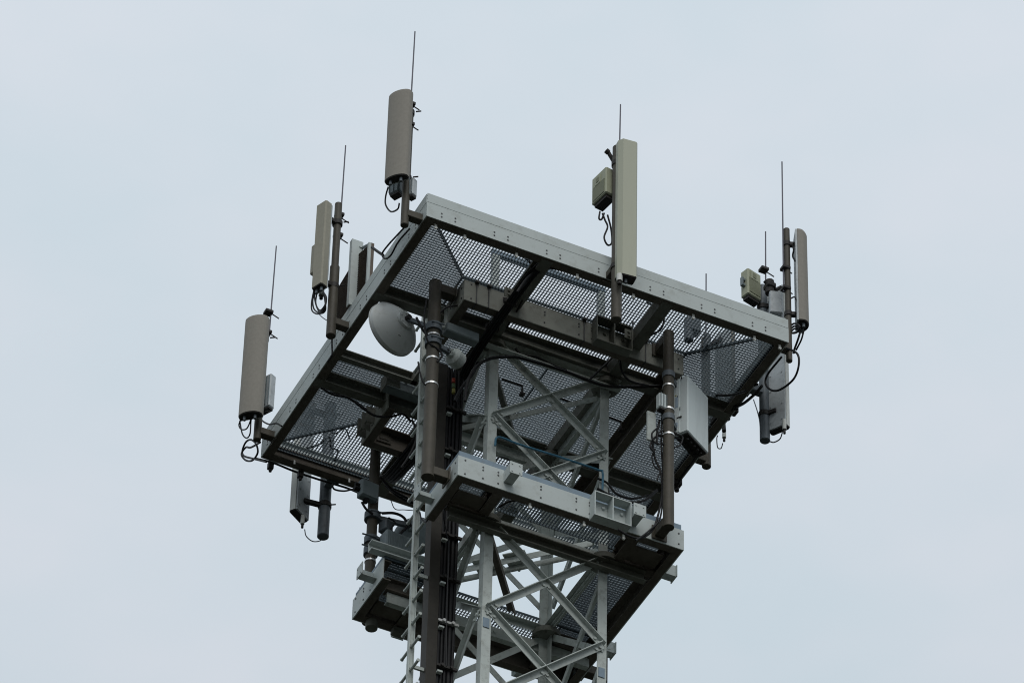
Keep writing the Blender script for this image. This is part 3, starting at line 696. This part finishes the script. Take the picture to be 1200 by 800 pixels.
# ------------------------------------------------------------------ dishes
def dish(c, axis, r, depth, label, hub=.085, m_=DISH, rimd=.05, arm_to=None, group=None):
    c = V(c); ax = V(axis).normalized(); h = Z; u = ax.cross(h).normalized(); w = u.cross(ax); N = 48   # ax points backwards (from rim to back)
    t = thing('dish_antenna', c-Z*r, label, 'dish', group)
    def circ(q, rr): return [q+(u*math.cos(i*2*PI/N)+w*math.sin(i*2*PI/N))*rr for i in range(N)]
    m = MB(); rings = [circ(c-ax*rimd, r*1.0), circ(c, r*1.005)]
    for k in range(1, 15):
        f = 1-k/15; rings.append(circ(c+ax*depth*(1-f*f), r*f))
    m.loft(rings, True, True); m.build('reflector', m_, t)
    m = MB(); m.loft([circ(c-ax*(rimd+.004), r*1.02), circ(c-ax*(rimd-.008), r*1.02)], True, True); m.build('rim', GALV, t)
    sp = MB(); qa = c+ax*(depth*.60)-w*r*.55+u*r*.05
    sp.obox(qa, u, w, ax, .016, .022, .006, .003) if r > .2 else None
    if sp.v: sp.build('drain_cap', CAP, t)
    hb = c+ax*(depth*.94); m = MB(); m.cyl(hb-ax*.02, hb+ax*.025, hub, n=28)
    for i in range(6):
        a = i*PI/3+.3; m.bolt(hb+ax*.024+(u*math.cos(a)+w*math.sin(a))*hub*.72, ax, .011, .01)
    m.build('hub', m_, t)
    m = MB(); m.cyl(hb+ax*.02, hb+ax*.075, hub*.33, n=16); m.build('feed_port', CAP, t)
    if arm_to is not None:
        q = V(arm_to); s = hb+ax*.03; m = MB(); m.obox((s+q)/2, (q-s).normalized(), (q-s).normalized().cross(Z), (q-s).normalized().cross((q-s).normalized().cross(Z)), (q-s).length/2, .022, .03, .005)
        m.cyl(q-Z*.045, q+Z*.045, .088, n=18); m.cyl(q+V((-.06,-.08,.02)), q+V((.08,-.09,.02)), .01, n=8); m.build('mount', DKPOLE, t)
    return t
p1 = poles[0]
dc = W(462, 384, 'y', 1.34)
dish(dc, (.30, -.95, -.02), .305, .18, 'large white round dish with its back turned, beside the ladder opening', hub=.10, arm_to=(p1[0], p1[1], W(510, 386, 'y', p1[1]).z))
d2 = W(531, 417, 'y', 1.06)
dish(d2, (-.75, -.45, 0), .095, .04, 'small round grey drum antenna on the right side of the thick pipe', hub=.05, rimd=.10, m_=STEEL, arm_to=(p1[0], p1[1], d2.z+.02))
p3 = poles[2]
d3 = W(484, 624, 'y', 3.52)
dish(d3, (-.6, -.7, 0), .22, .10, 'grey dish drum on the far left pipe, half hidden by the ladder', hub=.06, m_=BOXG, rimd=.12, arm_to=(p3[0], p3[1], d3.z+.05))
m = MB(); q = W(519, 372, 'y', 1.12); m.tube(spline([q+V((-.03,0,.13)), q+V((.03,0,.12)), q+V((.035,0,0)), q+V((.03,0,-.12)), q+V((-.03,0,-.15))]), .022)
tag(m.build('waveguide_elbow', STEEL), 'grey bent waveguide pipe right of the thick pipe near its top', 'waveguide')
# tower top box under the deck, left centre
radio('radio_unit', W(540, 392, 'y', 1.12), (1, .05), .19, .06, .06, BOXG, 'flat dark radio box tucked under the deck right of the thick pipe', 'radio unit')
radio('radio_unit', W(470, 455, 'y', 2.62), (1, .0), .22, .06, .09, BOXG, 'dark box hanging behind the far edge of the ladder opening', 'radio unit')

# ------------------------------------------------------------------ hatch
ht = thing('access_hatch', (.05, 1.9, .2), 'brown grating hatch standing open above the left edge between pale plates', 'hatch')
def upr(x0): return lambda q: V((x0+(q.z-.5), q.x, q.y))
grating([(1.50, .30), (2.42, .30), (2.38, 1.0), (1.86, 1.06), (1.50, .93)], 'x', .5, ht, BROWNG, place=upr(.07))
m = MB(); m.box((-.04, 1.84, .30), (.09, 1.852, 1.25)); m.box((-.04, 1.8525, .30), (-.03, 1.90, 1.25))
for z in (.36, 1.17): m.bolt((.06, 1.84, z), -Y, .016, .012)
m.build('side_plate', FASC, ht)
m = MB(); m.box((.01, 1.50, .25), (.05, 1.512, .93)); m.box((.01, 1.5125, .25), (.02, 1.53, .93)); m.build('side_plate', FASC, ht)
m = MB(); m.tube([(.09, 1.84, 1.17), (.08, 1.65, 1.05), (.05, 1.51, .86)], .018); m.build('top_bar', BOXG, ht)

# guard frames above the deck (seen through the grating)
gA, gB = W(580.5, 300, 'y', .93), W(704, 343, 'y', .93)
t = thing('guard_frame', ((gA.x+gB.x)/2, .93, .19), 'long grey inverted-U guard frame standing on the deck, seen through the front grating', 'guard frame')
for gx in (gA.x, gB.x):
    m = MB(); m.box((gx-.04, .90, .195), (gx+.04, .95, gA.z-.001)); m.build('post', STEEL, t)
m = MB(); m.box((gA.x-.04, .895, gA.z), (gB.x+.04, .955, gA.z+.06)); m.build('top_bar', TOE, t)
for (x, y, w) in ((3.35, .62, .07), (2.55, 1.15, .08)):
    m = MB(); m.cyl((x, y, .2), (x, y, .5), .05, n=12); m.obox((x+.05, y, .42), X, Y, Z, w, .06, .09, .01); m.cyl((x+.22, y, .2), (x+.22, y, .36), .04, n=10)
    tag(m.build('deck_equipment', DKPOLE), 'dark equipment lump on the deck seen through the grating ' + ('near the right corner' if x > 3 else 'before the front right leg'), 'equipment')

# ------------------------------------------------------------------ cables
CN = 'loose black cables on the platforms'
def cable(pts, r, label, m_=RUBBER, cat='cable'):
    m = MB(); m.tube(spline(pts), r); o = m.build('cable', m_); return tag(o, label, cat, CN)
def loop(pix, ax, val, r, label, m_=RUBBER): return cable([W(a, b, ax, val+(random.random()-.5)*.01) for a, b in pix], r, label, m_)
# feeder bundle along the left cross beam
bt = thing('feeder_bundle', (1.45, .9, -.1), 'thick bundle of black feeders clipped along the cross beam toward the riser', 'cable bundle')
for i in range(4):
    o = i*.026
    off = V((o-.035, 0, 0))
    pts = [V((1.43, .15+.01*i, .10)), W(624, 320, 'z', -.03), W(605, 345, 'z', -.14), W(592, 363, 'z', -.165), W(580, 380, 'z', -.165), W(566, 400, 'z', -.16), W(551, 424, 'z', -.17), W(541, 446, 'z', -.24)]
    pts = [q+off for q in pts]+[V((1.17+o*.5, 1.84, -.62)), V((1.17+o*.5, 1.85, -1.0))]
    m = MB(); m.tube(spline(pts), .014, 10); m.build('cable', RUBBER, bt)
for q in (W(598, 354, 'z', -.14), W(577, 384, 'z', -.14)):
    m = MB(); m.obox(q, X, Y, Z, .075, .02, .032, .006); m.build('clip', CAP, bt)
# second bundle at the far-left going to the riser
bt = thing('feeder_bundle', (1.2, 3.2, -.2), 'black feeders sagging from the far left deck toward the riser', 'cable bundle')
for i in range(5):
    o = i*.035
    pts = [V((1.32+o*.6, 4.0-.02*i, .10)), V((1.30+o*.6, 3.75, -.05-.02*i)), V((1.27+o*.7, 3.3, -.16-.03*i)), V((1.25+o*.8, 2.9, -.22-.03*i)), V((1.22+o*.6, 2.3, -.25)), V((1.20+o*.4, 1.95, -.5)), V((1.20+o*.4, 1.93, -1.2))]
    m = MB(); m.tube(spline(pts), .02, 10); m.build('cable', RUBBER, bt)
loop([(545, 470), (548, 448), (558, 430), (575, 420), (600, 418), (612, 420), (640, 428), (665, 436), (685, 444), (710, 452), (740, 453), (775, 452)], 'y', 1.22, .017, 'long black cable crossing the tower front under the upper deck')
loop([(742, 378), (738, 400), (728, 412), (728, 432), (738, 446), (760, 452)], 'y', .98, .012, 'thin black cable dropping from the right cross beam')
loop([(612, 300), (620, 306), (624, 314), (620, 326), (610, 338)], 'y', .30, .014, 'short black cable curling over the left cross beam at the front')
loop([(606, 342), (618, 326), (630, 317), (645, 314), (660, 317)], 'y', .22, .014, 'black cable arching right from the feeder bundle at the front')
loop([(758, 354), (772, 362), (778, 374), (774, 386), (764, 392)], 'y', .32, .011, 'thin black cable curling beside the right cross beam')
loop([(920, 407), (934, 414), (936, 428), (930, 444), (915, 456), (904, 457), (897, 449), (900, 438), (911, 424), (916, 418)], 'x', 4.30, .012, 'large black cable loop hanging from the right corner')
loop([(834, 468), (846, 474), (856, 470), (862, 460), (866, 452)], 'x', 4.22, .014, 'black cable slung under the right edge beam')
loop([(838, 462), (850, 468), (862, 470), (872, 464), (880, 456), (886, 456)], 'x', 4.26, .014, 'second black cable slung under the right edge beam')
loop([(883, 468), (887, 480), (890, 492), (891, 504)], 'x', 4.42, .006, 'thin grey wire beside the dark grey pipe at right', DKPOLE)
loop([(917, 506), (914, 514), (907, 518), (902, 517)], 'x', 4.45, .007, 'thin wire from the right actuator to the pipe')
loop([(847, 519), (845, 525), (841, 524), (840, 514), (841, 510)], 'x', 4.40, .006, 'thin wire loop under the small right actuator')
loop([(938, 388), (935, 398), (930, 412), (931, 413)], 'x', 4.42, .012, 'black cable end dangling under the far right panel')
loop([(942, 387), (939, 398), (933, 410)], 'x', 4.44, .010, 'second black cable end dangling under the far right panel')
for i in range(3):
    loop([(926, 382+i*4), (931, 379+i*3), (937, 382+i*3), (934, 389), (928, 390), (926, 384+i*3)], 'x', 4.40+.02*i, .010, ('upper', 'middle', 'lower')[i]+' black coil between mast and the far right panel')
loop([(921, 289), (927, 286), (930, 292), (929, 300), (932, 306)], 'x', 4.40, .010, 'black cable behind the top of the far right panel')
loop([(926, 350), (931, 348), (934, 352)], 'x', 4.40, .008, 'short black cable arch joining mast and far right panel')
loop([(455, 219), (452, 230), (452, 240), (458, 248), (466, 245), (468, 238)], 'x', -.28, .009, 'black cable loop left of the pipe under the top left panel')
loop([(478, 262), (466, 275), (455, 287), (448, 297), (451, 303), (458, 299), (467, 283), (480, 268)], 'x', -.06, .010, 'black cable draped on the left edge near the top corner')
loop([(436, 290), (443, 295), (449, 299)], 'x', -.02, .016, 'short thick cable from the hatch to the left edge beam')
loop([(604, 408), (612, 416), (628, 418), (648, 428), (664, 434)], 'y', 1.30, .013, 'short black cable clipped under the front leg tie')
loop([(470, 548), (478, 536), (486, 520), (488, 505), (483, 492)], 'y', 2.6, .012, 'black cable looping beside the ladder under the left deck')
loop([(728, 404), (716, 420), (700, 436), (690, 446)], 'y', 1.1, .012, 'short black cable from the right cross beam toward the tower leg')
loop([(600, 548), (596, 538), (584, 536), (578, 548)], 'y', 1.4, .008, 'small black cable arch at the left tower leg above the lower platform')
loop([(700, 560), (712, 566), (722, 578), (740, 584), (760, 580)], 'y', 1.35, .012, 'sagging black cable behind the right tower leg')
loop([(455, 606), (463, 612), (458, 620), (466, 628), (460, 634)], 'y', 3.42, .010, 'kinked black cable on the far left pipe beside the radio box')
for i in range(4):
    a_, b_ = (0, 3, -2, 5)[i], (0, -4, 3, 2)[i]
    loop([(369+a_*.6, 340), (366.5+a_*.7, 352+b_), (368+a_, 362+b_*.8), (374+a_*.5, 366+b_*.6), (380+a_*.3, 361+b_), (382-a_*.3, 350), (379, 342)], 'x', -.34+.05*i, .0085, ('outermost', 'second', 'third', 'innermost')[i]+' black coil under the narrow khaki panel')
loop([(372, 366), (378, 372), (384, 376)], 'x', -.22, .005, 'thin wire below the coils of the narrow khaki panel')
loop([(389, 394), (389, 404), (389, 416), (384, 424)], 'x', -.03, .010, 'black cable running down the left edge beam below its mast')
loop([(282, 492), (280, 498), (283, 503), (289, 502), (293, 494), (294, 488)], 'x', -.30, .008, 'small black cable loop under the leftmost panel')
loop([(281, 493), (284, 508), (289, 513), (293, 508), (294, 494), (295, 488)], 'x', -.28, .008, 'longer black cable loop under the leftmost panel')
loop([(304, 489), (309, 494), (316, 497), (324, 496), (330, 499)], 'x', -.05, .009, 'black cable from the leftmost panel onto the edge beam')
loop([(305, 518), (294, 524), (288, 524), (283, 532), (288, 539), (296, 539), (302, 530), (300, 520), (294, 515), (288, 518), (284, 528), (286, 534), (296, 537), (312, 541)], 'x', -.12, .011, 'coiled black cable hanging at the leftmost platform corner')
cable([W(300, 537, 'y', 4.18), W(320, 542, 'y', 4.2), W(345, 552, 'y', 4.2), W(375, 562, 'y', 4.2), W(405, 571, 'y', 4.2), W(420, 577, 'y', 4.1)], .012, 'black cable running under the far left edge beam')
loop([(389, 567), (392, 573), (403, 575), (413, 573)], 'y', 4.0, .010, 'black cable sagging left of the grey junction box')
loop([(357, 620), (359, 628), (367, 634), (377, 632), (381, 622), (384, 600), (384, 580), (388, 566)], 'y', 4.40, .006, 'thin wire looping under the dark grey pipe at far left', DKPOLE)
loop([(424, 588), (429, 596), (437, 602)], 'y', 3.45, .013, 'black cable entering the junction box from below')
loop([(448, 601), (462, 601), (473, 606), (477, 616), (470, 624), (465, 632)], 'y', 3.42, .015, 'thick black cable arching from the far left pipe over the radio box')
loop([(452, 568), (465, 580), (480, 588), (492, 589)], 'y', 3.75, .016, 'black feeder sagging below the far deck edge left of the ladder')
loop([(447, 560), (460, 574), (478, 584)], 'y', 3.7, .016, 'second black feeder sagging below the far deck edge')
loop([(458, 586), (463, 596), (474, 597), (487, 598)], 'y', 3.9, .005, 'hair-thin wire under the far deck edge left of the ladder', DKPOLE)
loop([(492, 600), (494, 608), (499, 611), (502, 607)], 'x', .76, .008, 'small black loop at the lower platform beside the ladder')
loop([(376, 454), (390, 462), (408, 466), (425, 478), (440, 487), (458, 488), (472, 485), (482, 494)], 'y', 2.75, .013, 'black cable draped under the left deck beyond the ladder opening')
loop([(384, 459), (400, 463), (416, 470), (430, 480)], 'y', 2.80, .010, 'thin black cable under the left deck beyond the ladder opening')
loop([(706, 250), (709, 258), (712, 266), (708, 278), (712, 287), (717, 284), (716, 268), (712, 252)], 'y', -.08, .010, 'black cable loop below the khaki radio box by the pale green panel')
loop([(703, 248), (702, 256), (705, 257), (708, 250)], 'y', -.05, .010, 'short black cable loop tucked under the khaki radio box')
loop([(773, 492), (770, 505), (765, 520), (768, 538), (774, 552), (776, 575), (772, 600), (765, 620), (752, 630), (738, 628), (724, 620)], 'y', .66, .012, 'long black cable falling from the cabinet to the lower platform')
loop([(776, 484), (775, 520), (777, 560), (774, 605), (760, 622), (745, 633)], 'y', .64, .010, 'second black cable falling from the cabinet to the lower platform')
loop([(767, 530), (762, 522), (768, 512), (778, 510), (790, 512), (800, 516)], 'y', .60, .012, 'black cable curling into the cabinet base')
loop([(700, 572), (715, 580), (735, 588), (755, 586), (770, 574)], 'y', 1.0, .014, 'black feeder sagging above the lower platform splice')
loop([(585, 594), (598, 587), (625, 586), (650, 592), (668, 598)], 'y', 1.05, .012, 'black cable under the lower platform front beam')
loop([(500, 350), (497, 372), (499, 392), (503, 402), (512, 408), (518, 416), (512, 424)], 'y', .93, .010, 'black cable wrapped round the thick pipe near the white dish')
loop([(488, 372), (494, 384), (500, 392), (506, 396)], 'y', .98, .013, 'black cable from the white dish hub to the thick pipe')
loop([(514, 368), (524, 360), (540, 358), (556, 360), (572, 366)], 'y', .96, .010, 'black cable arching under the deck right of the thick pipe')
loop([(490, 424), (492, 436), (496, 448), (500, 452)], 'y', 1.0, .009, 'short black cable beside the ladder rail below the dish')
loop([(536, 560), (520, 600), (526, 640), (524, 700), (523, 780)], 'y', 1.5, .006, 'thin black wire hanging straight beside the left tower leg')
m = MB()
for i, (mm, z) in enumerate(((RED, 0), (GRN, 1), (YEL, 2))):
    q = W(531.5, 446+i*6, 'y', 1.66); k = MB(); k.cyl(q-Z*.03, q+Z*.025, .019, n=10)
    tag(k.build('cable_tape', mm), ('red', 'green', 'yellow')[i]+' identification tape wrapped on a feeder near the small dish', 'tape', 'coloured tape bands on the feeders')
loop([(772, 500), (764, 508), (767, 518), (778, 520), (786, 512), (780, 504), (771, 508), (770, 520)], 'y', .58, .010, 'tangled black cable knot on the front right pipe below the small box')
loop([(778, 490), (784, 500), (792, 508), (800, 512), (796, 522), (784, 524), (774, 518)], 'y', .57, .009, 'black cable tangle under the near corner of the cabinet')
loop([(768, 526), (764, 535), (767, 546), (773, 552), (770, 562)], 'y', .64, .008, 'thin black cable twisting down left of the front right pipe')
loop([(560, 425), (552, 440), (540, 456), (533, 470)], 'y', 1.5, .018, 'thick black cable bending from the left tower leg to the riser')
for (a, b, lab) in ((317, 546, 'first'), (352, 556, 'second'), (866, 458, 'right')):
    if b > 500:
        q = W(a, b, 'y', 4.17); m = MB(); m.obox(q, X, Y, Z, .03, .03, .045, .008); m.cyl(q-Z*.04, q-Z*.075, .018, n=8)
        tag(m.build('cable_clamp', CAP), ('dark cable clamp under the far edge beam near the leftmost corner' if lab == 'first' else 'dark cable clamp under the far edge beam above the white panel'), 'clamp')
loop([(853, 474), (851, 484), (848, 494), (848.5, 505)], 'x', 4.42, .024, 'thick black jumper dropping from the right edge beam to the small actuator')
loop([(856, 470), (848, 478), (844, 490), (846, 500)], 'x', 4.38, .016, 'black jumper bent beside the small actuator at the right edge')
m = MB(); q = W(852, 478, 'x', 4.34); m.obox(q, X, Y, Z, .12, .05, .05, .01); m.cyl(q-Z*.04, q-Z*.16, .035, n=10)
tag(m.build('support_bracket', CAP), 'dark bracket clump under the right edge beam above the small actuator', 'bracket')
loop([(893, 452), (884, 462), (872, 472), (858, 480), (846, 494), (832, 512)], 'x', 4.17, .016, 'black feeder strapped along the outer face of the right edge beam')
loop([(888, 450), (876, 456), (864, 474), (850, 486), (838, 506), (826, 518)], 'x', 4.20, .012, 'thinner black cable beside the feeder on the right edge beam')
loop([(832, 461), (846, 463), (860, 462), (874, 458)], 'x', 4.0, .014, 'black cable passing from the cabinet to the right edge beam')
loop([(360, 525), (375, 520), (386, 512), (388, 524), (396, 528), (392, 540)], 'z', .215, .011, 'loose black cable lying on the far left deck grating')
loop([(384, 500), (392, 508), (404, 502), (410, 514)], 'z', .215, .009, 'short loose cable on the deck grating near the far left corner')
loop([(640, 378), (650, 386), (662, 388), (668, 396)], 'z', .215, .012, 'short dark cable lying on the grating behind the front ring beam')
loop([(612, 352), (607, 362), (600, 372), (594, 384)], 'z', -.06, .010, 'thin black cable beside the feeder bundle under the front deck')
# right-side under-deck clutter
for (a, b, c, lab) in ((862, 470, .05, 'upper'), (840, 492, .05, 'middle'), (793, 566, .045, 'lowest')):
    q = W(a, b, 'x', 4.17); m = MB(); m.obox(q, X, Y, Z, c, c*1.2, .05, .01); m.cyl(q-Z*.04, q-Z*.11, c*.6, n=10)
    tag(m.build('cable_clamp', CAP), lab+' dark cable clamp under the right edge beam', 'clamp', 'dark clamps under the right edge beam')
loop([(786, 552), (778, 560), (790, 572), (800, 556), (815, 536), (826, 522)], 'x', 4.12, .014, 'black feeder following the right edge beam toward the far corner')

# ------------------------------------------------------------------ sky and light
w = bpy.data.worlds.new('World'); sc.world = w; w.use_nodes = True
nt = w.node_tree; N = nt.nodes; Lk = nt.links; N.clear()
out = N.new('ShaderNodeOutputWorld'); bg = N.new('ShaderNodeBackground'); bg.inputs['Strength'].default_value = .1
sky = N.new('ShaderNodeTexSky'); sky.sky_type = 'NISHITA'; sky.sun_disc = False
SE, SA = math.radians(48), math.radians(196)     # sun elevation, compass azimuth (from +Y clockwise)
sky.sun_elevation = SE; sky.sun_rotation = SA; sky.air_density = 1; sky.dust_density = 3
tc = N.new('ShaderNodeTexCoord'); mp = N.new('ShaderNodeMapping'); mp.inputs['Scale'].default_value = (3, 3, 6); Lk.new(tc.outputs['Generated'], mp.inputs[0])
nz = N.new('ShaderNodeTexNoise'); nz.inputs['Scale'].default_value = 3.2; nz.inputs['Detail'].default_value = 4; nz.inputs['Roughness'].default_value = .55; Lk.new(mp.outputs[0], nz.inputs['Vector'])
rp = N.new('ShaderNodeValToRGB'); rp.color_ramp.elements[0].position = .3; rp.color_ramp.elements[1].position = .7
rp.color_ramp.elements[0].color = (.575, .672, .735, 1); rp.color_ramp.elements[1].color = (.67, .715, .775, 1)
Lk.new(nz.outputs[0], rp.inputs[0])
sc10 = N.new('ShaderNodeVectorMath'); sc10.operation = 'SCALE'; Lk.new(rp.outputs[0], sc10.inputs[0])
# overcast luminance distribution: the cloud layer is about three times brighter overhead than at the horizon
sx_ = N.new('ShaderNodeSeparateXYZ'); Lk.new(tc.outputs['Generated'], sx_.inputs[0])
mr = N.new('ShaderNodeMapRange'); mr.inputs['From Min'].default_value = 0; mr.inputs['From Max'].default_value = 1; mr.inputs['To Min'].default_value = 5.8; mr.inputs['To Max'].default_value = 12.9
Lk.new(sx_.outputs[2], mr.inputs['Value']); Lk.new(mr.outputs[0], sc10.inputs['Scale'])
mx = N.new('ShaderNodeMix'); mx.data_type = 'RGBA'; mx.inputs['Factor'].default_value = .93
Lk.new(sky.outputs[0], mx.inputs[6]); Lk.new(sc10.outputs[0], mx.inputs[7])
Lk.new(mx.outputs[2], bg.inputs['Color']); Lk.new(bg.outputs[0], out.inputs[0])
sd = bpy.data.lights.new('sun', 'SUN'); sd.energy = 1.15; sd.angle = math.radians(40); sd.color = (1, .97, .93)
so = bpy.data.objects.new('sun', sd); COL.objects.link(so)
dv = V((math.sin(SA)*math.cos(SE), math.cos(SA)*math.cos(SE), math.sin(SE)))
so.rotation_euler = dv.to_track_quat('Z', 'Y').to_euler(); so.location = (0, 0, 30)
sc.cycles.filter_width = 1.05
sc.view_settings.view_transform = 'Standard'; sc.view_settings.look = 'None'; sc.view_settings.exposure = 0; sc.view_settings.gamma = 1
